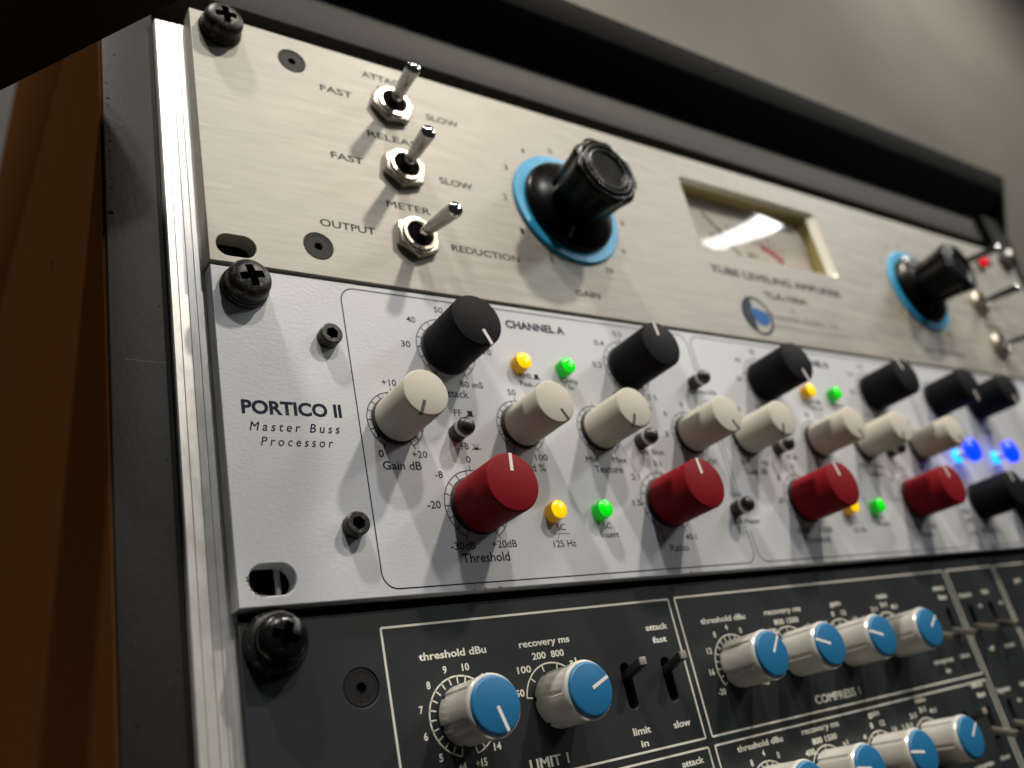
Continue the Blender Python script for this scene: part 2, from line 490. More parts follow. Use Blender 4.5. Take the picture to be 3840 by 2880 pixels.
# staple holes and dents in the left board edge
hole = MB()
for i, (x, z, s) in enumerate([(-21.3, 59.8, .35), (-21.1, 54.5, .5), (-21.1, 52, .4), (-21.0, 44.5, .5), (-21.1, 42.6, .25), (-21.0, 39.8, .45), (-21.0, 36.6, .45), (-21.0, 34.2, .5), (-20.9, 33.5, .25),
        (-20.9, 31.7, .3), (-20.9, 27.6, .35), (-20.9, 24.6, .4), (-20.8, 23.9, .35), (-19.0, 70.8, .4), (-10.5, 22.7, .22), (-10.3, 9.6, .2), (-10.3, 8.4, .16), (-10.3, 5.5, .22), (-10.4, 3.2, .2),
        (-10.6, -9.5, .25), (-10.6, -14, .2), (-10.9, -50.6, .35), (-10.8, -98, .35), (-19.7, -92, .25), (-19.2, -108, .35), (-20.6, 66, .2), (-20.9, 57.3, .2)]):
    ph = i * 1.3
    pts = [(x + s * (0.8 + 0.5 * math.sin(ph + k * 2.1)) * math.cos(k * math.pi / 4), z + s * 0.62 * (0.8 + 0.4 * math.sin(ph + k)) * math.sin(k * math.pi / 4)) for k in range(8)]
    hole.add([(px, 8.03, pz) for px, pz in pts], [tuple(range(8))])
o = cpart("staple_holes", hole.mesh("h", fix=False), "void_black"); o["kind"] = "stuff"
mb = MB(); pts = rrect(-21.8, -20.55, 16.2, 17.25, 0.3, 3)
mb.add([(x, 8.02, z) for x, z in pts], [tuple(range(len(pts)))])
cpart("screw_hole", mb.mesh("h", fix=False), "void_black", "larger dark hole in the board edge")
for pts, w_ in (([(-21.9, 47.9), (-20.6, 47.9), (-19.2, 47.5), (-17.4, 46.6)], 0.16), ([(-18.8, 46.3), (-18.2, 46.0), (-17.9, 46.2)], 0.14), ([(-19, -25.0), (-16, -25.05), (-13, -25.3), (-9.5, -25.2)], 0.09)):
    mb = MB(); mb.strip(pts, w_, 8.025); cpart("scratch", mb.mesh("s", fix=False), "grey_ink")
mb = MB(); mb.add([(-23.02, 85.2 + 1.6 * math.cos(a * math.pi / 5), 49 + 2.6 * math.sin(a * math.pi / 5)) for a in range(10)], [tuple(range(10))])
cpart("peg_hole", mb.mesh("p", fix=False), "void_black", "dark slot-like hole in the brown side")
# black slab on top of the rack, ledge projecting forward
mb = MB()
prof = [(8, 122), (-7.0, 136.5), (-11, 146.5), (60, 146.5), (60, 122)]
mb.add([(-22.3, y, z) for y, z in prof] + [(505.5, y, z) for y, z in prof], [tuple(range(5)), tuple(range(9, 4, -1))] + [(i, (i + 1) % 5, 5 + (i + 1) % 5, 5 + i) for i in range(5)])
o = link("shelf_slab", bevel_mesh(mb.mesh("s"), 0.8, 2, 15), "black_slab")
mb = MB(); pr = [(-10.6, 146.0), (3, 111), (3, 100), (60, 100), (60, 146)]
mb.add([(505.7, y, z) for y, z in pr] + [(509, y, z) for y, z in pr], [tuple(range(5)), tuple(range(9, 4, -1))] + [(i, (i + 1) % 5, 5 + (i + 1) % 5, 5 + i) for i in range(5)])
link("end_plate", bevel_mesh(mb.mesh("s"), 0.5, 2, 15), "black_slab", o)
tag(o, "long black shelf slab projecting above the rack top board", "shelf")
# brown cabinet standing behind the slab, upper left
cab = thing("cabinet", "brown veneered cabinet on top of the rack at the far upper left", "cabinet", (100, 62, 122.6))
link("cabinet_body", board(-22.9, 240, 62, 330, 123.4, 226, 1.2), "brown_veneer", cab, (-100, -62, -122.6))
# angled black board at the upper left corner in front of the rack
def Q(s, off): # point along the slanted edge in plan
    return (-10.3 + s * -0.591 + off * -0.806, -26.6 + s * 0.806 + off * -0.591)
zb, zt = 60.0, 78.0
pl = [Q(-9, 0), Q(95, 0), Q(95, 45), Q(-9, 24)]
mb = MB()
vs = [(x, y, zb) for x, y in pl] + [(x, y, zt) for x, y in pl]
mb.add(vs, [(3, 2, 1, 0), (4, 5, 6, 7), (0, 1, 5, 4), (1, 2, 6, 5), (2, 3, 7, 6), (3, 0, 4, 7)])
o = link("angled_board", bevel_mesh(mb.mesh("b"), 0.6, 2), "black_slab")
tag(o, "black angled board jutting out at the top left corner in front of the rack side", "board")

# ------------------------------------------------------------------ shared hardware meshes
def hexprism(r, y0, y1, phase=0.0):
    c = MB(); c.lathe([(r, y0), (r, y1)], 6, 0, 0, None, phase); return c.mesh("c")
def cross_cutter(yf, depth, L, W):
    out = []
    for ang in (0.0, math.pi / 2):
        c = MB(); ca, sa = math.cos(ang + 0.35), math.sin(ang + 0.35)
        vs = []
        for y, l, w in ((yf - 2, L * 1.05, W), (yf + depth, L * 0.35, W * 0.55)):
            for a, b_ in ((-l, -w), (l, -w), (l, w), (-l, w)):
                vs.append((a * ca - b_ * sa, y, a * sa + b_ * ca))
        c.add(vs, [(0, 1, 2, 3), (7, 6, 5, 4), (0, 4, 5, 1), (1, 5, 6, 2), (2, 6, 7, 3), (3, 7, 4, 0)])
        out.append(c.mesh("c"))
    return out
# rack screw: domed cross-head on a ridged cup washer
mb = MB()
mb.lathe([(5.3, -1.9), (5.65, -2.6), (5.65, -4.6), (5.4, -5.4), (4.7, -6.1), (3.4, -6.6), (1.8, -6.85), (0.05, -6.9)], 48)
HEAD = boolean(mb.mesh("head", 40), cross_cutter(-6.8, 3.4, 4.1, 1.25))
mb = MB()
mb.lathe([(5.6, 0.0), (6.1, -0.1), (6.3, -0.5), (6.1, -0.95), (6.0, -1.0), (6.2, -1.15), (6.15, -1.6), (5.9, -1.95), (5.75, -2.0), (5.85, -2.15), (5.7, -2.6), (5.35, -2.75), (4.9, -2.6), (4.9, -0.5)], 48)
WASHER = mb.mesh("washer", 40)
mb = MB()
mb.lathe([(6.6, 0.0), (7.2, -0.2), (7.35, -0.8), (7.1, -1.3), (6.8, -1.6), (6.7, -2.2), (6.2, -2.7), (5.2, -2.9), (4.8, -2.5), (4.8, -0.5)], 48)
BIG_WASHER = mb.mesh("washer", 40)
def rack_screw(x, y, z, label, rot=0.0, big=False, mat="black_oxide"):
    r = thing("rack_screw", label, "screw", (x, y, z), "black cross-head rack screws")
    a = link("head", HEAD.copy(), mat, r); a.rotation_euler = (0, rot, 0)
    b_ = link("washer", BIG_WASHER if big else WASHER, None, r)
    if not b_.data.materials: b_.data.materials.append(MAT["black_oxide"])
    return r
rack_screw(8.4, -0.5, 82.6, "black cross-head rack screw at the top left corner of the brushed metal unit", 0.25)
rack_screw(8.4, 0.0, -6.2, "worn black cross-head rack screw at the top left of the pale grey unit", 0.1)
rack_screw(8.6, 2.5, -95.4, "glossy black cross-head rack screw with wide washer at the top left of the charcoal unit", 0.75, True, "shiny_black_oxide")
rack_screw(474.2, -0.5, 82.6, "blurred rack screw at the far top right corner of the brushed metal unit", 0.5, False, "dull_steel")

# flush countersunk hex bolt
mb = MB(); mb.lathe([(4.32, 2.5), (4.3, 0.1), (4.1, -0.06), (3.6, -0.06), (3.5, 0.0), (0.05, 0.0)], 40)
CSK = boolean(mb.mesh("csk", 40), [hexprism(1.35, -1.2, 1.2, 0.2)])
# raised socket cap bolt
mb = MB(); mb.lathe([(3.0, 0), (3.05, -2.9), (2.95, -3.25), (2.7, -3.4), (0.05, -3.4)], 40)
SOCKET = boolean(mb.mesh("socket", 40), [hexprism(1.75, -5, -1.0, 0.3)])

# ------------------------------------------------------------------ UNIT 1: brushed metal levelling amplifier
S = -0.5
amp = thing("leveling_amplifier", "brushed champagne metal tube leveling amplifier with toggle switches and analogue meter, topmost unit", "amplifier", (241, S, 44))
AO = Vector((-241, -S, -44))
def ap(name, me, mat, loc=(0, 0, 0), label=None):
    return link(name, me, mat, amp, Vector(loc) + AO, label)
slot1 = rrect(2.0, 12.6, 3.0, 9.7, 3.3)
slot1r = rrect(470, 480.6, 3.0, 9.7, 3.3)
MX0, MX1, MZ0, MZ1 = 197.0, 287.5, 41.6, 76.8
ap("front_panel", plate("p", [(0, 0.9), (482.6, 0.9), (482.6, 88.6), (0, 88.6)], [slot1, slot1r] + [circle(x, z, 4.4, 32) for x, z in ((30.3, 78.8), (30.6, 10.6), (452.2, 78.8), (452.0, 10.6))] + [rrect(MX0, MX1, MZ0, MZ1, 2.2)], S, 5.0, 0.22), "brushed_metal")
mb = MB(); mb.box(12, 470, 12, 250, 2, 84); ap("chassis", mb.mesh("c"), "void_black")
for x, z in ((30.3, 78.8), (30.6, 10.6), (452.2, 78.8), (452.0, 10.6)):
    ap("countersunk_bolt", CSK, "bolt_black", (x, S + 0.12, z))
# toggle switches
def toggle(x, z, tip, phase):
    mb = MB()
    mb.lathe([(7.7, 0), (7.7, -2.2), (7.2, -2.5), (5.2, -2.55)], 6, 0, 0, None, phase)
    base = mb.mesh("n")
    mb = MB()
    mb.lathe([(6.5, -2.4), (6.4, -2.7), (6.0, -2.8), (5.75, -2.75), (5.65, -2.6), (5.6, -3.3), (5.45, -3.5), (4.6, -3.5), (4.4, -3.3), (4.3, -2.58)], 48)
    sw = link("toggle_switch", bevel_mesh(base, 0.25, 2), "nickel", amp, Vector((x, S, z)) + AO)
    link("bushing", mb.mesh("b", 40), "nickel", sw)
    mb = MB(); mb.lathe([(4.29, -2.57), (4.29, -2.66)], 24); link("bushing_bore", mb.mesh("b"), "void_black", sw)
    a = Vector((0, -1.0, 0)); b_ = Vector(tip) - Vector((x, S, z)); d = (b_ - a); L = d.length; d.normalize()
    pts = []; rr = []
    for f, r in ((0, 1.75), (0.2, 1.8), (0.88, 2.45), (0.90, 2.5), (0.93, 2.45), (0.96, 2.2), (0.98, 1.75), (0.995, 1.0), (1.0, 0.25)):
        pts.append(a + d * (L * f + 2.0 * (f > 0.5) * 0)); rr.append(r)
    mb = MB(); mb.tube(pts, rr, 32)
    link("lever", mb.mesh("l", 60), "chrome", sw)
    return sw
toggle(62.7, 70.4, (61.3, -20.5, 70.1), 0.15)
toggle(62.7, 44.9, (61.9, -20.5, 44.9), 0.30)
toggle(62.7, 19.0, (66.0, -20.5, 17.6), 0.42)
toggle(414.0, 70.4, (421.5, -20.5, 70.1), 0.1)
toggle(414.0, 44.9, (421.5, -20.5, 44.9), 0.3)
toggle(414.0, 19.0, (421.5, -20.5, 17.6), 0.3)
# lettering
ink = "black_ink"; Y1 = S - 0.04
for s, x0, x1, z in (("ATTACK", 54.2, 71.2, 81.0), ("FAST", 38.5, 49.3, 69.9), ("SLOW", 76.2, 88.7, 69.8), ("RELEASE", 52.5, 72.9, 55.9), ("FAST", 38.7, 49.3, 43.7), ("SLOW", 76.2, 88.7, 43.5),
                     ("METER", 54.9, 70.0, 29.5), ("OUTPUT", 32.0, 49.3, 17.9), ("REDUCTION", 75.4, 101.3, 17.3), ("GAIN", 122.3, 132.9, 8.0), ("GAIN REDUCTION", 336.0, 372.4, 8.0),
                     ("ATTACK", 411.4, 428.4, 81.0), ("METER", 412.4, 427.4, 29.5), ("STEREO", 395, 411, 70), ("OUT", 398, 408, 43.5), ("IN", 432, 437, 43.5)):
    text(amp, s, *(Vector((x0, 0, 0)) + Vector((AO.x, 0, 0))).xy[:1], x1 + AO.x, z + AO.z, 2.45, Y1 - S, ink, 0.012)
text(amp, "TUBE LEVELING AMPLIFIER", 197.8 + AO.x, 282.6 + AO.x, 30.0 + AO.z, 3.3, Y1 - S, ink, 0.03)
text(amp, "TLA-100A", 225.9 + AO.x, 254.4 + AO.x, 22.0 + AO.z, 3.2, Y1 - S, ink, 0.03)
text(amp, "Summit Audio Inc.", 225.5 + AO.x, 271.8 + AO.x, 12.0 + AO.z, 3.3, Y1 - S, "grey_ink", 0.0)
mb = MB(); mb.rect(224.9, 274.5, 8.4, 8.9); ap("underline", mb.mesh("u", fix=False), "grey_ink", (0, Y1, 0))
mb = MB(); mb.strip([(240.9, 18.2), (241.5, 17.0), (242.1, 18.2)], 0.5); ap("small_mark", mb.mesh("u", fix=False), ink, (0, Y1, 0))
# round badge
bx, bz = 216.9, 12.3
mb = MB(); mb.strip(circle(bx, bz, 8.3, 48), 1.3, closed=True)
mb.add([(bx + 8.0 * math.cos(a), 0, bz + 8.0 * math.sin(a)) for a in [math.radians(100 + 150 * i / 20) for i in range(21)]], [tuple(range(21))])
ap("badge", mb.mesh("l", fix=False), "logo_navy", (0, Y1, 0), "round badge print with blue eye shape")
mb = MB(); mb.add([(bx - 3.5, 0, bz + 3.2), (bx + 1.0, 0, bz + 3.6), (bx + 7.0, 0, bz + 1.8), (bx + 7.2, 0, bz - 1.6), (bx + 4.0, 0, bz - 4.4), (bx - 0.2, 0, bz - 4.2), (bx - 2.6, 0, bz - 0.8)], [tuple(range(7))])
ap("badge_centre", mb.mesh("l", fix=False), "logo_blue", (0, Y1 - 0.03, 0))

# big fluted knobs on blue skirts
mb = MB(); mb.lathe([(22.7, 0.0), (22.7, -0.9), (22.3, -1.2), (19.0, -1.2)], 96); SKIRT = mb.mesh("skirt", 30)
def flute(r, y, a):
    return r * (1 - 0.075 * abs(math.cos(a * 4)) ** 0.8) if 8.9 < r < 13 and y < -8 else r
mb = MB(); mb.lathe([(18.5, -1.25), (18.7, -2.0), (18.5, -3.0), (17.8, -3.8), (14.2, -5.4), (11.2, -6.8), (10.0, -7.6)], 96)
FLANGE = mb.mesh("flange", 40)
def flute(r, y, a):
    k = 0.5 + 0.5 * math.cos(9 * a)
    return r * (1.0 - (0.085 if y > -23.0 else 0.06 if y > -23.45 else 0.03 if r > 11 else 0.0) * (1 - k) ** 1.2)
mb = MB(); mb.lathe([(11.2, -5.6), (11.6, -8.0), (12.6, -18.0), (13.4, -21.6), (13.5, -22.7), (13.1, -23.4), (12.3, -23.8), (11.5, -23.9), (11.0, -23.5)], 144, 0, 0, flute)
FLUTED = mb.mesh("fluted", 35)
mb = MB(); mb.lathe([(11.0, -23.45), (10.7, -24.0), (10.2, -24.4), (9.7, -24.5), (9.2, -24.3), (8.9, -23.9), (8.4, -24.1), (7.8, -24.4), (7.3, -24.3), (6.9, -23.9), (6.7, -23.65), (6.5, -23.6), (6.2, -23.6), (3.0, -23.6), (0.05, -23.6)], 96)
TOPRING = mb.mesh("ring", 60)
for x, ang in ((128.4, 248), (354.2, 248)):
    k = ap("skirted_knob", SKIRT, "blue_skirt", (x, S, 44.3), "large black fluted knob on a blue disc")
    link("flange", FLANGE, "bakelite", k)
    f_ = link("fluted_grip", FLUTED, "bakelite", k); f_.rotation_euler = (0, 0.2, 0)
    link("top_ring", TOPRING, "bakelite", k)
    mb = MB(); a = math.radians(ang)
    mb.add([(r * math.cos(a) + s_ * math.sin(a), y, r * math.sin(a) - s_ * math.cos(a)) for r, y, s_ in ((13.0, -6.15, .4), (13.0, -6.15, -.4), (17.0, -4.15, -.4), (17.0, -4.15, .4))], [(0, 1, 2, 3)])
    link("pointer_line", mb.mesh("p", fix=False), "grey_ink", k)
    for i in range(11):
        a = math.radians(241 - 30.2 * i)
        ctext(amp, str(i), x + 26.6 * math.cos(a) + AO.x, 44.3 + 26.6 * math.sin(a) - 1.2 + AO.z, 2.4, Y1 - S, ink, 0.01, wr=0.66)
# pilot lamp
mb = MB(); mb.lathe([(4.8, 0), (4.8, -1.6), (4.2, -2.2), (3.5, -2.2), (3.4, -1.0)], 32)
pl_ = ap("pilot_lamp", mb.mesh("pl", 40), "chrome", (439, S, 75.2), "red jewel pilot lamp")
mb = MB(); mb.lathe([(2.9, -1), (3.0, -3.0), (2.6, -4.2), (1.6, -5.0), (0.1, -5.3)], 24); link("jewel", mb.mesh("j", 50), "red_lens", pl_)
# meter
def ring_frame(o_, i_, yo, yi, r_o=2.2, r_i=1.0, n=6):
    a = rrect(*o_, r_o, n); b_ = rrect(*i_, r_i, n); N = len(a); mb = MB()
    mb.add([(x, yo, z) for x, z in a] + [(x, yi, z) for x, z in b_], [(k, (k + 1) % N, N + (k + 1) % N, N + k) for k in range(N)])
    return mb
meter = ap("meter", ring_frame((MX0, MX1, MZ0, MZ1), (MX0 + 1.2, MX1 - 4.4, MZ0 + 0.5, MZ1 - 1.0), S + 0.05, 1.8).mesh("m", 40), "polished_edge", (0, 0, 0), "recessed analogue level meter with curved window")
IX0, IX1, IZ0, IZ1 = MX0 + 1.2, MX1 - 4.4, MZ0 + 0.5, MZ1 - 1.0
link("inner_frame", ring_frame((IX0, IX1, IZ0, IZ1), (IX0 + 0.8, IX1 - 2.6, IZ0 + 0.3, IZ1 - 0.8), 1.8, 7.5, 1.0, 0.6).mesh("m", 40), "gold_trim", meter)
mb = MB(); mb.rect(IX0 - 3, IX1 + 3, IZ0 - 3, IZ1 + 3, 7.0); link("meter_card", mb.mesh("m", fix=False), "meter_card", meter)
mc = (240.0, 24.0)
mb = MB()
for i in range(23):
    a = math.radians(128 - 76 * i / 22); r0, r1 = 34.0, (37.5 if i % 2 == 0 else 35.8)
    mb.strip([(mc[0] + r0 * math.cos(a), mc[1] + r0 * math.sin(a)), (mc[0] + r1 * math.cos(a), mc[1] + r1 * math.sin(a))], 0.35)
mb.strip([(mc[0] + 34 * math.cos(math.radians(128 - 52 * i / 24)), mc[1] + 34 * math.sin(math.radians(128 - 52 * i / 24))) for i in range(25)], 0.4)
link("scale_print", mb.mesh("s", fix=False), "black_ink", meter, (0, 6.95, 0))
mb = MB(); mb.strip([(mc[0] + 33 * math.cos(math.radians(76 - 25 * i / 16)), mc[1] + 33 * math.sin(math.radians(76 - 25 * i / 16))) for i in range(17)], 3.4)
link("red_arc", mb.mesh("s", fix=False), "red_print", meter, (0, 6.92, 0))
for s_, a_ in (("20", 126), ("10", 115), ("7", 106), ("5", 98), ("3", 89), ("1", 80)):
    a = math.radians(a_); text(meter, s_, mc[0] + 40 * math.cos(a) - 1.4, mc[0] + 40 * math.cos(a) + 1.4, mc[1] + 40 * math.sin(a) - 1, 2.2, 6.94, "black_ink", 0.01)
for s_, a_ in (("0", 74), ("1", 68), ("2", 62), ("3", 55)):
    a = math.radians(a_); text(meter, s_, mc[0] + 39 * math.cos(a) - .8, mc[0] + 39 * math.cos(a) + .8, mc[1] + 39 * math.sin(a) - 1, 2.2, 6.94, "red_print", 0.02)
text(meter, "VU", 236, 243, 47.5, 4, 6.94, "black_ink", 0.02)
mb = MB(); mb.tube([(238, 6.6, 40), (214, 6.4, 68)], 0.2, 6); link("needle", mb.mesh("n"), "black_ink", meter)
mb = MB(); NX = 30; cols = []
for i in range(NX + 1):
    u = i / NX; x = IX0 + 0.5 + (IX1 - IX0 - 1.8) * u
    for j in range(13):
        v_ = j / 12; z = IZ0 + 0.1 + (IZ1 - IZ0 - 0.6) * v_
        y = 5.6 - 2.4 * (1 - (2 * u - 1) ** 2) - 1.4 * (1 - (2 * v_ - 1) ** 2)
        cols.append((x, y, z))
mb.add(cols, [(i * 13 + j, (i + 1) * 13 + j, (i + 1) * 13 + j + 1, i * 13 + j + 1) for i in range(NX) for j in range(12)])
link("window_pane", mb.mesh("w", 80, fix=False), "clear_window", meter)

# ------------------------------------------------------------------ UNIT 2: pale grey processor
pro = thing("buss_processor", "pale grey master buss processor with rows of black, cream and red knobs, middle unit", "audio processor", (241, 0, -44))
PO = Vector((-241, 0, 44))
def pp(name, me, mat, loc=(0, 0, 0), label=None):
    return link(name, me, mat, pro, Vector(loc) + PO, label)
pp("front_panel", plate("p", [(0.2, -88.0), (482.4, -88.0), (482.4, 0.0), (0.2, 0.0)],
    [rrect(3.0, 13.9, -85.5, -78.4, 3.5), rrect(468.8, 479.4, -85.5, -78.4, 3.5), rrect(468.8, 479.4, -9.6, -2.6, 3.5)], 0.0, 5.0, 0.4), "pale_grey_paint")
mb = MB(); mb.box(14.5, 468, 5.05, 250, -87, -2); pp("chassis", mb.mesh("c"), "void_black")
mb = MB(); mb.tube([(11.4, 5.2, -77.6), (11.4, 5.0, -82), (11.2, 4.7, -85.6)], 0.75, 12); pp("slot_thread", mb.mesh("t", 60), "pale_steel")
# scuffed bare rim round the lower slot
mb = MB()
pts = rrect(3.0, 13.9, -85.5, -78.4, 3.5)
for i in range(len(pts)):
    if random.random() < 0.45 and pts[i][0] < 9:
        x, z = pts[i]; s_ = 0.25 + random.random() * 0.5
        mb.add([(x - s_, -0.02, z - 0.15), (x + 0.1, -0.02, z - s_ * 0.5), (x + 0.15, -0.02, z + 0.2), (x - s_ * 0.6, -0.02, z + s_ * 0.5)], [(0, 1, 2, 3)])
pp("slot_scuffs", mb.mesh("t", fix=False), "grey_ink")["kind"] = "stuff"
mb = MB()
for x, z, s_ in ((60.5, -87.9, .4), (63.8, -87.7, .55), (68.5, -87.75, .7), (139, -87.7, .6), (30, -87.9, .2), (0.5, -40, .18), (0.55, -30, .15), (0.5, -55, .2), (0.55, -62, .15), (0.5, -22, .16), (26, -77.3, .09), (50.5, -79.5, .12), (38.5, -15.8, .16), (24, -24.5, .1), (12, -66, .09), (33, -52, .08), (104, -58, .1), (84, -64, .09)):
    pts = [(x + s_ * (0.7 + 0.5 * random.random()) * math.cos(k * math.pi / 4), z + s_ * (0.4 + 0.4 * random.random()) * math.sin(k * math.pi / 4)) for k in range(8)]
    mb.add([(px, -0.02, max(pz, -87.98)) for px, pz in pts], [tuple(range(8))])
pp("paint_chips", mb.mesh("t", fix=False), "grey_ink")["kind"] = "stuff"
for z in (-18.6, -70.4): pp("socket_bolt", SOCKET, "black_oxide", (29.6, 0, z))
Y2 = -0.04
NV = "navy_ink"
def frame_line(segs, w=0.32):
    mb = MB()
    for s_ in segs: mb.strip(s_, w)
    pp("printed_frame", mb.mesh("f", fix=False), NV, (0, Y2, 0))
def arc(cx, cz, r, a0, a1, n=8):
    return [(cx + r * math.cos(math.radians(a0 + (a1 - a0) * i / n)), cz + r * math.sin(math.radians(a0 + (a1 - a0) * i / n))) for i in range(n + 1)]
ZT, ZB, R_ = -1.7, -86.1, 4.2
frame_line([[(170.2, -17)] + arc(170.2 - R_, ZT - R_, R_, 0, 90) + arc(35.3 + R_, ZT - R_, R_, 90, 180) + arc(35.3 + R_, ZB + R_, R_, 180, 270) + arc(170.2 - R_, ZB + R_, R_, 270, 360) + [(170.2, -75.2)], [(170.2, -27.5), (170.2, -61.5)]])
frame_line([[(172.0, -17)] + arc(172 + R_, ZT - R_, R_, 180, 90) + arc(305.8 - R_, ZT - R_, R_, 90, 0) + arc(305.8 - R_, ZB + R_, R_, 0, -90) + arc(172 + R_, ZB + R_, R_, 270, 180) + [(172, -75.2)], [(172, -27.5), (172, -61.5)]])
frame_line([arc(307.6 + R_, ZT - R_, R_, 180, 90) + arc(393.4 - R_, ZT - R_, R_, 90, 0) + arc(393.4 - R_, ZB + R_, R_, 0, -90) + arc(307.6 + R_, ZB + R_, R_, 270, 180) + [(307.6, ZT - R_)]])
frame_line([arc(398.4 + R_, ZT - R_, R_, 180, 90) + [(450, ZT)], [(450, ZB)] + arc(398.4 + R_, ZB + R_, R_, 270, 180) + [(398.4, ZT - R_)]])
def T(s, x0, x1, z, cap=1.9, bold=0.0, **k):
    return text(pro, s, x0 + PO.x, x1 + PO.x, z + PO.z, cap, Y2, NV, bold, **k)
def TC(s, cx, z, cap=1.9, wr=0.62, bold=0.0):
    w = len(s) * cap * wr
    return T(s, cx - w / 2, cx + w / 2, z, cap, bold)
T("PORTICO II", 4.9, 30.7, -41.5, 3.7, 0.035)
T("Master Buss", 6.4, 29.5, -45.85, 2.3, 0.0, shear=0.25, space=1.5)
T("Processor", 8.8, 27.3, -49.7, 2.3, 0.0, shear=0.25, space=1.5)
T("CHANNEL A", 89.8, 112.9, -8.0, 2.8, 0.035)
T("CHANNEL B", 229.4, 252.5, -8.0, 2.8, 0.035)
def dial(x, z, R, marks=(), w=0.24, inner=1.75, ext=(0, 15)):
    mb = MB()
    mb.strip(arc(x, z, R, 240, -60, 60), w); mb.strip(arc(x, z, R - inner, 240, -60, 60), w * 0.8)
    for i in range(16):
        a = math.radians(240 - 20 * i); r1 = R + (1.1 if i in ext else 0)
        mb.strip([(x + (R - inner) * math.cos(a), z + (R - inner) * math.sin(a)), (x + r1 * math.cos(a), z + r1 * math.sin(a))], w)
    mb.strip([(x, z + R), (x, z + R + 1.3)], w)
    pp("dial_scale", mb.mesh("d", fix=False), NV, (0, Y2, 0))
def knob_mesh(r, h):
    mb = MB(); mb.lathe([(r - 0.35, -1.0), (r, -1.4), (r + 0.03, -3), (r, -h + 0.55), (r - 0.1, -h + 0.3), (r - 0.3, -h + 0.08), (r - 0.5, -h), (0.05, -h - 0.02)], 72)
    return mb.mesh("knob", 40)
KN = {r: knob_mesh(r, 17.6) for r in (8.0, 6.5)}
KN8 = {m_: KN[8.0].copy() for m_ in ("black_knob", "red_knob")}
mb = MB(); mb.lathe([(6.9, 0), (6.95, -0.9), (6.3, -1.1)], 48); COLL = mb.mesh("collar", 40)
mb = MB(); mb.lathe([(8.2, 0), (8.25, -0.7), (7.4, -1.1)], 48); COLLB = mb.mesh("collar", 40)
def knob(x, z, r, mat, ang, mark, L):
    me = KN8[mat] if r == 8.0 else KN[6.5]
    kind = {"black_knob": "black", "red_knob": "red", "cream_knob": "cream"}[mat]
    k = pp("knob", me, mat, (x, 0, z), kind + " cylindrical knob with a pointer line")
    link("collar", COLLB if r == 8.0 else COLL, "black_mark" if mat != "red_knob" else "black_mark", k)
    a = math.radians(ang); c, s = math.cos(a), math.sin(a); w = 0.5 if r == 8.0 else 0.45
    mb = MB(); y = -17.66; vs = []
    for rr, s_ in ((r - L, w), (r - L, -w), (r - 0.1, -w), (r - 0.1, w)):
        vs.append((rr * c + s_ * s, y - 0.02, rr * s - s_ * c))
    for s_ in (w, -w): vs.append(((r + 0.05) * c + s_ * s, y + 1.0, (r + 0.05) * s - s_ * c))
    mb.add(vs, [(0, 1, 2, 3), (3, 2, 5, 4)])
    link("pointer_line", mb.mesh("p", fix=False), mark, k)
    return k
ch = 139.4
for x, ang in ((66.2, -66), (136.4, 96), (205.4, -72), (276.6, 112), (326.2, -80), (361.4, -78)):
    knob(x, -18.1, 8.0, "black_knob", ang, "pink_white_mark", 4.9)
for x, ang in ((45.8, -113), (86.8, -60), (116.5, -112), (157.2, -59), (185.1, -115), (226.3, -70), (256.8, -112), (296.0, -66)):
    knob(x, -41.5, 6.5, "cream_knob", ang, "black_mark", 4.0)
for x, ang in ((66.5, 84), (136.9, 96), (205.8, 104), (276.7, 103)):
    knob(x, -65.3, 8.0, "red_knob", ang, "white_mark", 5.0)
knob(326.3, -66.8, 8.0, "black_knob", 103, "pink_white_mark", 4.9)
knob(361.4, -66.8, 8.0, "black_knob", 95, "pink_white_mark", 4.9)
for x in (66.3, 136.5, 205.6, 276.7): dial(x, -17.9, 9.7); dial(x, -65.3, 9.95)
for x in (45.9, 86.8, 116.6, 157.2, 185.1, 226.3, 256.8, 296.0): dial(x, -41.5, 8.25)
for x in (326.3, 361.4): dial(x, -18.1, 9.7)
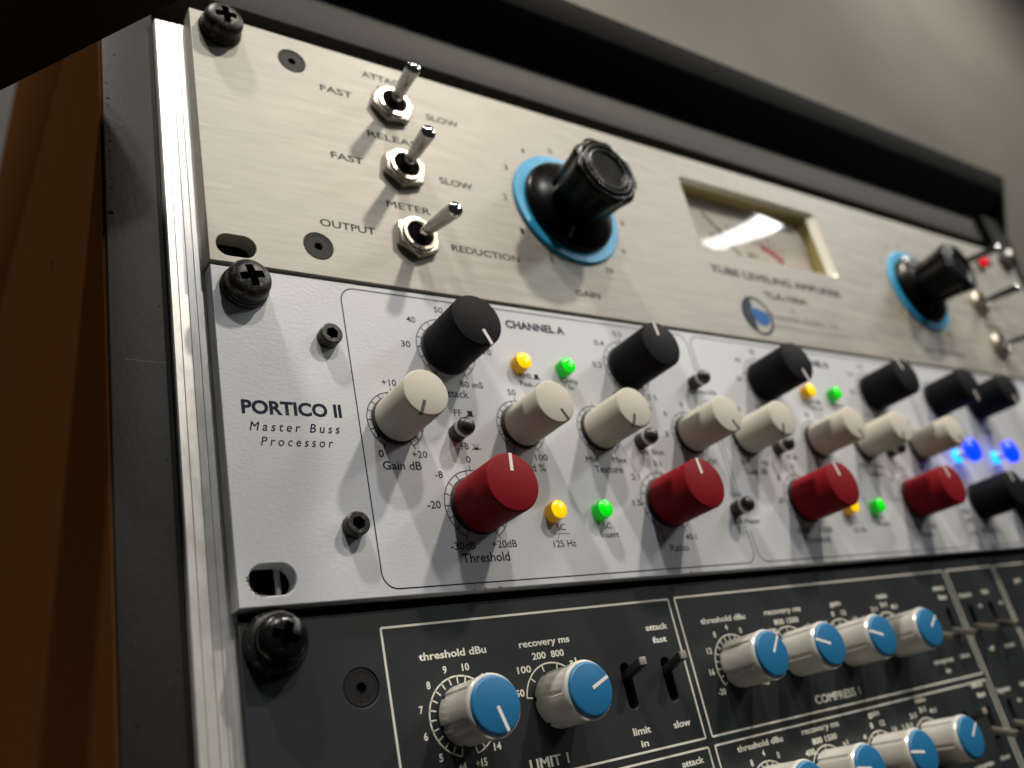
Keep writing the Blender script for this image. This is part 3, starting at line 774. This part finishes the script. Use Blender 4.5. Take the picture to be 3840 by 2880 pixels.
# numbers and words, channel A (measured) and B (same layout further right)
for d in (0, ch):
    def t_(s, x0, x1, z, cap=1.9, bold=0.0): T(s, x0 + d, x1 + d, z, cap, bold)
    t_("30", 51.7, 54.6, -18.5); t_("40", 54.8, 57.6, -10.3); t_("50", 64.7, 67.6, -5.85)
    t_("60", 76.4, 79.2, -10.3); t_("70", 79.0, 82.0, -18.5); t_("20", 57.0, 60.0, -29.9); t_("80 mS", 68.6, 76.4, -29.9)
    t_("Attack", 61.5, 70.8, -33.3, 2.3)
    t_("+10", 43.6, 48.0, -31.2); t_("0", 39.4, 40.9, -51.95, 1.95); t_("+20", 49.2, 53.7, -51.95); t_("Gain dB", 40.1, 51.4, -55.4, 2.3, 0.008)
    t_("50", 84.8, 87.7, -31.4); t_("0", 81.3, 82.7, -51.95); t_("100", 89.5, 94.0, -51.95); t_("Blend %", 81.0, 92.4, -55.4, 2.3, 0.008)
    t_("0", 65.7, 67.1, -53.1); t_("-8", 55.0, 57.4, -57.6); t_("-20", 51.1, 55.1, -66.0, 2.0); t_("10", 73.8, 76.6, -57.6); t_("15", 77.6, 80.6, -66.0)
    t_("-30dB", 55.9, 63.4, -77.2, 2.0); t_("+20dB", 68.6, 76.6, -77.2, 2.0); t_("Threshold", 58.7, 73.4, -80.8, 2.5, 0.008)
    t_("RMS", 90.5, 95.1, -25.3, 1.7); t_("Peak", 90.3, 95.0, -28.0, 1.7); t_("Comp", 106.5, 113.2, -25.6, 1.7); t_("In", 108.9, 110.9, -28.0, 1.7)
    t_("SC", 91.4, 94.5, -73.0, 1.8); t_("125 Hz", 89.0, 97.0, -77.8, 1.9); t_("SC", 108.6, 111.9, -73.0, 1.8); t_("Insert", 106.8, 113.9, -75.7, 1.8)
    t_("FF", 64.7, 67.2, -39.05); t_("FB", 64.9, 67.4, -49.2)
    t_("0.2", 121.5, 125.5, -18.8); t_("0.4", 124.8, 129.0, -10.4); t_("0.5", 134.5, 138.3, -5.9); t_("0.7", 145.4, 149.2, -10.4); t_("1.2", 148.6, 152, -18.8); t_("0.1", 126.9, 130.6, -29.3); t_("2.5 S", 139.6, 146.3, -29.3)
    t_("Release", 130.5, 142.3, -33.2, 2.3)
    t_("Min", 108.6, 113.3, -52.1); t_("Max", 119.1, 124.8, -52.1); t_("Texture", 111.0, 122.2, -55.5, 2.3, 0.008)
    t_("9", 156.5, 158.0, -31.3); t_("6", 147.6, 149, -34.9); t_("3", 145.4, 146.8, -42.5); t_("-24", 149.5, 153.5, -51.9); t_("+24", 161.6, 166, -51.9)
    t_("2:1", 125.0, 128.5, -57.7); t_("1.5", 122.8, 126.3, -66.1); t_("3:1", 136, 139.5, -53.1); t_("1:1", 128.7, 131.8, -77.5); t_("40:1", 141.0, 145.8, -77.5); t_("Ratio", 133.1, 141.0, -80.9, 2.3, 0.008)
T("Silk", 131.6, 135.6, -49.0, 1.8); T("Blue", 137.0, 142.2, -49.0, 1.8); T("Red", 134.2, 138.0, -39.0, 1.8)
T("Bypass/Alt", 163.3, 177.4, -25.3, 1.8); T("Link", 168.2, 173.4, -63.4, 1.8); T("Ch A Master", 164.0, 178.3, -73.0, 1.8)
for i, (s, z) in enumerate((("Wide", -71.8), ("HPF", -76.1), ("LPF", -81.6))): T(s, 308.9, 314.5, z, 1.8)
T("Width", 321.5, 331.5, -33.2, 2.3); T("Depth", 356.5, 366.5, -33.2, 2.3); T("Width EQ", 318, 334, -80.9, 2.3)
for d in (0, ch):
    for x, z in ((96.9, -25.4), (69.9, -39.15)):      # out-position button icon, one outline
        mb = MB(); q = [(-1.4, 0), (1.6, 0), (1.6, .28), (.9, .28), (.9, 1.8), (-.7, 1.8), (-.7, .28), (-1.4, .28)]
        mb.add([(x + d + a, 0, z + b_) for a, b_ in q], [(0, 1, 2, 3, 6, 7), (3, 4, 5, 6)]); pp("button_icon", mb.mesh("i", fix=False), NV, (0, Y2, 0))
    for x, z in ((69.8, -49.2), (96.9, -28.0)):       # pressed-in button icon with rays
        mb = MB(); q = [(-1.5, 0), (1.5, 0), (1.5, .28), (.75, .28), (.75, .75), (-.75, .75), (-.75, .28), (-1.5, .28)]
        mb.add([(x + d + a, 0, z + b_) for a, b_ in q], [(0, 1, 2, 3, 6, 7), (3, 4, 5, 6)]); pp("button_icon", mb.mesh("i", fix=False), NV, (0, Y2, 0))
        for a in (-1, -.35, .35, 1):
            mb = MB(); mb.strip([(x + d + a * 0.6, z + 0.95), (x + d + a * 1.05, z + 1.7)], 0.14); pp("icon_ray", mb.mesh("i", fix=False), NV, (0, Y2, 0))
    mb = MB(); mb.strip([(90.9 + d, -75.4), (91.9 + d, -73.95), (95.4 + d, -74.05)], 0.2)
    pp("filter_icon", mb.mesh("i", fix=False), NV, (0, Y2, 0))
# illuminated lens buttons
mb = MB(); mb.lathe([(2.75, 0), (2.8, -3.1), (2.7, -3.4)], 32); LSIDE = mb.mesh("s", 40)
mb = MB(); mb.lathe([(2.66, -3.2), (2.68, -3.45), (2.4, -3.75), (1.3, -4.0), (0.05, -4.05)], 32); LTOP = mb.mesh("t", 60)
LS = {k: (LSIDE.copy(), LTOP.copy()) for k in ("amber_lens", "green_lens")}
for x, z, mk in ((91.0, -21.0, "amber_lens"), (108.1, -21.0, "green_lens"), (91.0, -67.9, "amber_lens"), (108.2, -67.9, "green_lens"),
                 (91 + ch - 1, -21.0, "amber_lens"), (108 + ch - 1, -21.0, "green_lens"), (91 + ch - 1, -68.4, "amber_lens"), (108 + ch - 1, -68.4, "green_lens")):
    bt = pp("lit_button", LS[mk][0], mk + "_side", (x, 0, z), ("amber" if mk[0] == "a" else "green") + " illuminated push button")
    link("lens", LS[mk][1], mk, bt)
# small steel push buttons: round tip on a collar
mb = MB(); mb.lathe([(2.5, 0), (2.55, -2.9), (2.45, -3.3), (2.2, -3.5)], 32); B1 = mb.mesh("b", 40)
mb = MB(); mb.lathe([(2.2, -3.4), (2.62, -3.7), (2.7, -4.6), (2.55, -5.0)], 32); B3 = mb.mesh("b", 50)
mb = MB(); mb.lathe([(2.55, -4.7), (2.62, -5.4), (2.35, -6.4), (1.6, -7.1), (0.05, -7.4)], 32); B2 = mb.mesh("b", 50)
for x, z in ((64.1, -44.6), (132.9, -44.9), (166.6, -21.5), (167.9, -68.0), (200.5, -45.4), (272.0, -44.9)):
    k = pp("push_button", B1, "dark_steel", (x, 0, z)); link("button_ring", B3, "pale_steel", k); link("button_tip", B2, "dark_steel", k)
# blue glowing buttons
mb = MB(); mb.lathe([(2.9, 0), (2.9, -1.2), (2.4, -1.4)], 32); C1 = mb.mesh("b", 40)
mb = MB(); mb.lathe([(4.2, -6.3), (5.2, -6.6), (5.3, -8.6), (4.6, -9.3), (0.05, -9.5)], 32); C2 = mb.mesh("b", 50)
mb = MB(); mb.lathe([(1.5, -1.2), (1.5, -6.4)], 20); C3 = mb.mesh("b", 50)
for x, z in ((323.6, -45.6), (357.6, -45.6)):
    k = pp("blue_button", C1, "blue_collar", (x, 0, z), "glowing blue push button"); link("button_tip", C2, "blue_lens", k); link("stem", C3, "white_mark", k)
T("Width", 326.5, 334, -47, 1.9); T("EQ", 361.5, 365, -47, 1.9)

# ------------------------------------------------------------------ UNIT 3: charcoal limiter/compressor
N0 = 2.5
lim = thing("limiter_compressor", "charcoal limiter compressor with blue-capped ivory knobs and white printed frames, bottom unit", "compressor", (241, N0, -133))
LO = Vector((-241, -N0, 133))
def lp(name, me, mat, loc=(0, 0, 0), label=None):
    return link(name, me, mat, lim, Vector(loc) + LO, label)
SLX = [(105.8, -116.6), (121.1, -116.6), (258.0, -114.4), (273.8, -114.4), (290.0, -114.2), (306.0, -114.2), (336, -114.4), (352, -114.4)]
SL2 = [(105.8, -152.6), (121.1, -152.6), (258.0, -150.6), (273.8, -150.6), (290.0, -150.4), (306.0, -150.4)]
holes = [rrect(x - 1.75, x + 1.75, z - 6.1, z + 6.1, 1.74, 6) for x, z in SLX + SL2]
holes.append(circle(27.5, -107.2, 4.4, 32)); holes.append(rrect(3.0, 13.6, -173.6, -166.8, 3.35))
lp("front_panel", plate("p", [(0.8, -176.9), (482.0, -176.9), (482.0, -90.2), (0.8, -90.2)], holes, N0, 5.0, 0.2), "charcoal_paint")
mb = MB(); mb.box(14.5, 468, 10.0, 250, -175, -92); lp("chassis", mb.mesh("c"), "void_black")
mb = MB(); mb.box(15, 467, 8.5, 9.5, -176, -91); lp("switch_plate", mb.mesh("c"), "void_black")
lp("countersunk_bolt", CSK, None, (27.5, N0 + 0.25, -107.2))
for k in range(6):
    a = math.radians(20 + 64 * k); o = text(lim, "Y"[0:1] if k < 2 else "o", 27.5 + 2.55 * math.cos(a) - .35 + LO.x, 27.5 + 2.55 * math.cos(a) + .35 + LO.x, -107.2 + 2.55 * math.sin(a) - .35 + LO.z, 0.7, 0.2, "black_mark")
Y3 = N0 - 0.04; CI = "cream_ink"
def frm(x0, x1, z0, z1, r=0.35, w=0.55):
    mb = MB(); mb.strip(rrect(x0, x1, z0, z1, r, 3), w, closed=True); lp("printed_frame", mb.mesh("f", fix=False), CI, (0, Y3, 0))
frm(34.2, 128.7, -133.6, -94.5); frm(131.4, 280.2, -133.6, -94.3); frm(282.7, 318.4, -172, -94.3, w=0.6); frm(320.6, 440, -172, -94.3, w=0.6)
frm(34.2, 128.7, -172, -136.0); frm(131.4, 280.2, -172, -136.0)
def L(s, x0, x1, z, cap=1.75, bold=0.026):
    return text(lim, s, x0 + LO.x, x1 + LO.x, z + LO.z, cap, -0.04, CI, bold)
def LC(s, cx, z, cap=1.75, wr=0.66, bold=0.026):
    w = len(s) * cap * wr; return L(s, cx - w / 2, cx + w / 2, z, cap, bold)
def ndial(x, z, a0, a1, n, R=9.1):
    mb = MB(); mb.strip(arc(x, z, R, a0, a1, 60), 0.38)
    for i in range(n + 1):
        a = math.radians(a0 + (a1 - a0) * i / n)
        mb.strip([(x + (R + .1) * math.cos(a), z + (R + .1) * math.sin(a)), (x + (R - 1.75) * math.cos(a), z + (R - 1.75) * math.sin(a))], 0.34)
    lp("dial_scale", mb.mesh("d", fix=False), CI, (0, Y3, 0))
# ivory knob with grip grooves and blue cap
def grooves(r, y, a):
    k = (a * 6 / (2 * math.pi)) % 1.0
    d = min(abs(k - 0.5), 1) * 2            # 0 at groove centre
    return r - (0.55 * max(0, 1 - (d / 0.2) ** 4) if -12.2 < y < -0.2 else 0)
mb = MB(); mb.lathe([(6.9, -0.5), (7.05, -0.8), (7.05, -6), (7.05, -11.9), (7.15, -12.25), (7.2, -12.9), (7.2, -13.6), (6.9, -14.1), (6.4, -14.2)], 180, 0, 0, grooves); NB = mb.mesh("n", 28)
mb = MB(); mb.lathe([(6.55, -13.9), (6.55, -14.6), (6.35, -14.95), (5.9, -15.1), (0.05, -15.12)], 72); NC = mb.mesh("n", 50)
def nknob(x, z, ang):
    k = lp("knob", NB, "ivory_plastic", (x, N0, z), "ivory knob with blue cap and white pointer")
    k.rotation_euler = (0, math.radians(-ang), 0)
    link("blue_cap", NC, "blue_cap", k)
    mb = MB(); mb.add([(0.4, -15.16, -0.42), (6.2, -15.16, -0.42), (6.2, -15.16, 0.42), (0.4, -15.16, 0.42), (6.6, -14.6, -0.42), (6.6, -14.6, 0.42)], [(0, 1, 2, 3), (1, 4, 5, 2)])
    link("pointer_line", mb.mesh("p", fix=False), "white_mark", k)
nknob(52.5, -116.8, -73); nknob(80.4, -116.9, 22)
R1 = (149.3, 176.8, 204.7, 232.7)
for x, a in zip(R1, (50, 162, 163, 35)): nknob(x, -115.7, a)
for x, a in zip(R1, (172, 170, 171, 38)): nknob(x - 0.7, -151.3, a)
nknob(52.5, -153, -60); nknob(80.4, -153, 30)
# limit 1
L("threshold dBu", 43.0, 62.2, -103.1, 1.85)
ndial(52.5, -116.7, 256, -76, 22)
for i, s in enumerate(("+4", "5", "6", "7", "8", "9", "10", "11", "12", "13", "14", "+15")):
    a = math.radians(257 - 30.3 * i); r = 11.3
    LC(s, 52.5 + r * math.cos(a), -116.7 + r * math.sin(a) - 0.9, 1.75, 0.6)
L("recovery ms", 72.4, 88.8, -103.0, 1.7); L("200", 75.7, 80.1, -106.4); L("800", 81.8, 86.1, -106.4); L("100", 70.3, 74.6, -109.3); L("50", 68.4, 71.1, -114.8); L("a1", 87.3, 89.7, -109.0); L("a2", 90.2, 92.6, -114.6)
ndial(80.6, -116.7, 171, 9, 5)
L("attack", 117.0, 125.6, -102.8, 1.75); L("fast", 118.5, 124.0, -106.4, 1.75); L("limit", 103.2, 109.4, -129.1, 1.8); L("in", 104.9, 107.6, -132.3, 1.75); L("slow", 118.1, 124.4, -129.4, 1.75)
L("LIMIT 1", 68.6, 80.4, -131.9, 2.4)
for r_, dz in ((0, 0), (1, -36.3)):
    L("threshold dBu", 139.6, 159.6, -102.9 + dz, 1.7); L("recovery ms", 169.0, 187.2, -102.6 + dz, 1.7); L("800 1500", 172.3, 184.5, -106.0 + dz, 1.7); L("400", 167.6, 172.3, -108.6 + dz, 1.7); L("100", 165.2, 169.3, -114.8 + dz, 1.7); L("a1", 186.2, 189, -108.5 + dz, 1.6)
    L("gain", 203.3, 209.4, -102.4 + dz, 1.7); L("8", 202.6, 204.0, -105.8 + dz, 1.7); L("12", 208.0, 210.6, -105.8 + dz, 1.7); L("16", 213.4, 216, -108.4 + dz, 1.6); L("4", 197.2, 198.7, -108.4 + dz, 1.6)
    L("ratio", 231.2, 237.7, -101.8 + dz, 1.7); L("2:1", 225.3, 229.1, -106.0 + dz, 1.6); L("3:1", 231.8, 235.6, -104.9 + dz, 1.6); L("4:1", 237.7, 241.6, -106.0 + dz, 1.6); L("1.5:1", 219.5, 225, -108.7 + dz, 1.6)
    for i, s in enumerate(("-20", "16", "12", "8", "4", "0", "+4", "8", "+10")):
        a = math.radians(213 - 30.5 * i)
        LC(s, 150.0 + 11.6 * math.cos(a), -116.2 + dz + 11.6 * math.sin(a) - 0.9, 1.75, 0.6)
    ndial(150.0, -116.0 + dz, 213, -33, 16)
    ndial(177.4, -116.0 + dz, 180, 0, 6); ndial(205.3, -116.0 + dz, 213, -33, 10); ndial(233.2, -116.0 + dz, 190, -10, 5)
    L("attack", 268.9, 277.2, -101.4 + dz, 1.7); L("fast", 270.6, 276.2, -105.0 + dz, 1.7); L("compress", 251.5, 264.2, -127.3 + dz * 0.99, 1.6); L("in", 257.0, 259.8, -130.9 + dz * 0.99, 1.6); L("slow", 269.6, 276.0, -127.0 + dz * 0.99, 1.6)
    L("bypass", 285.0, 294.5, -105.2 + dz, 1.7); L("link", 303.0, 308.2, -105.0 + dz, 1.7); L("in", 296.6, 299, -110 + dz, 1.5); L("in", 313, 315.3, -110 + dz, 1.5); L("stereo", 303, 311, -126.5 + dz, 1.6); L("off", 291.5, 295, -126.5 + dz, 1.6)
    L("COMPRESS %d" % (1 + r_), 180.0, 203.6, -131.4 + dz, 2.4, 0.02)
L("LIMIT 2", 68.6, 80.4, -169.0, 2.4); L("threshold dBu", 43.0, 62.2, -141, 1.75); L("recovery ms", 72.4, 88.8, -141, 1.7); L("attack", 117.3, 125.8, -139.5, 1.75); L("fast", 118.6, 124.2, -143.0, 1.75)
ndial(52.5, -153, 256, -76, 22); ndial(80.6, -153, 171, 9, 5)
L("gain", 332, 338, -102, 1.7); L("power", 350, 358, -102, 1.7); L("input", 326, 333, -127, 1.7)
# paddle levers
def lever(x, z, up, mat="dark_lever", pale=True):
    mb = MB(); ang = math.radians(17 if up else -17)
    y0, y1 = 9.0, -8.2; hw, hh = 1.25, 1.15
    def P(y, dx, dz):
        t_ = -(y - 9.0); return (dx, 9.0 - t_ * math.cos(ang) + dz * math.sin(ang) * -0 , t_ * math.sin(ang) + dz)
    vs = [P(y, dx, dz) for y in (y0, y1) for dx, dz in ((-hw, -hh), (hw, -hh), (hw, hh), (-hw, hh))]
    mb.add(vs, [(0, 1, 2, 3), (7, 6, 5, 4), (0, 4, 5, 1), (1, 5, 6, 2), (2, 6, 7, 3), (3, 7, 4, 0)])
    o = lp("lever", bevel_mesh(mb.mesh("l"), 0.3, 2), mat, (x, N0, z))
    mb = MB(); vs = [P(y, dx, dz) for y in (y1 + 0.2, y1 - 0.5) for dx, dz in ((-hw * .93, -hh * .93), (hw * .93, -hh * .93), (hw * .93, hh * .93), (-hw * .93, hh * .93))]
    mb.add(vs, [(0, 1, 2, 3), (7, 6, 5, 4), (0, 4, 5, 1), (1, 5, 6, 2), (2, 6, 7, 3), (3, 7, 4, 0)])
    link("lever_tip", bevel_mesh(mb.mesh("l"), 0.2, 2), "lever_lit_end" if pale else "dark_lever", o)
    return o
for x, z in SLX[:2]: lever(x, z, True)
for x, z in SLX[2:]: lever(x, z, False, "lever_lit_top", False)
lever(*SL2[2], True); lever(*SL2[3], False, "lever_lit_top", False); lever(*SL2[4], False, "lever_lit_top", False); lever(*SL2[5], False, "lever_lit_top", False)
for x, z in SL2[:2]: lever(x, z, True)

bpy.data.objects.remove(_fo)
for me in list(bpy.data.meshes):
    if me.users == 0: bpy.data.meshes.remove(me)
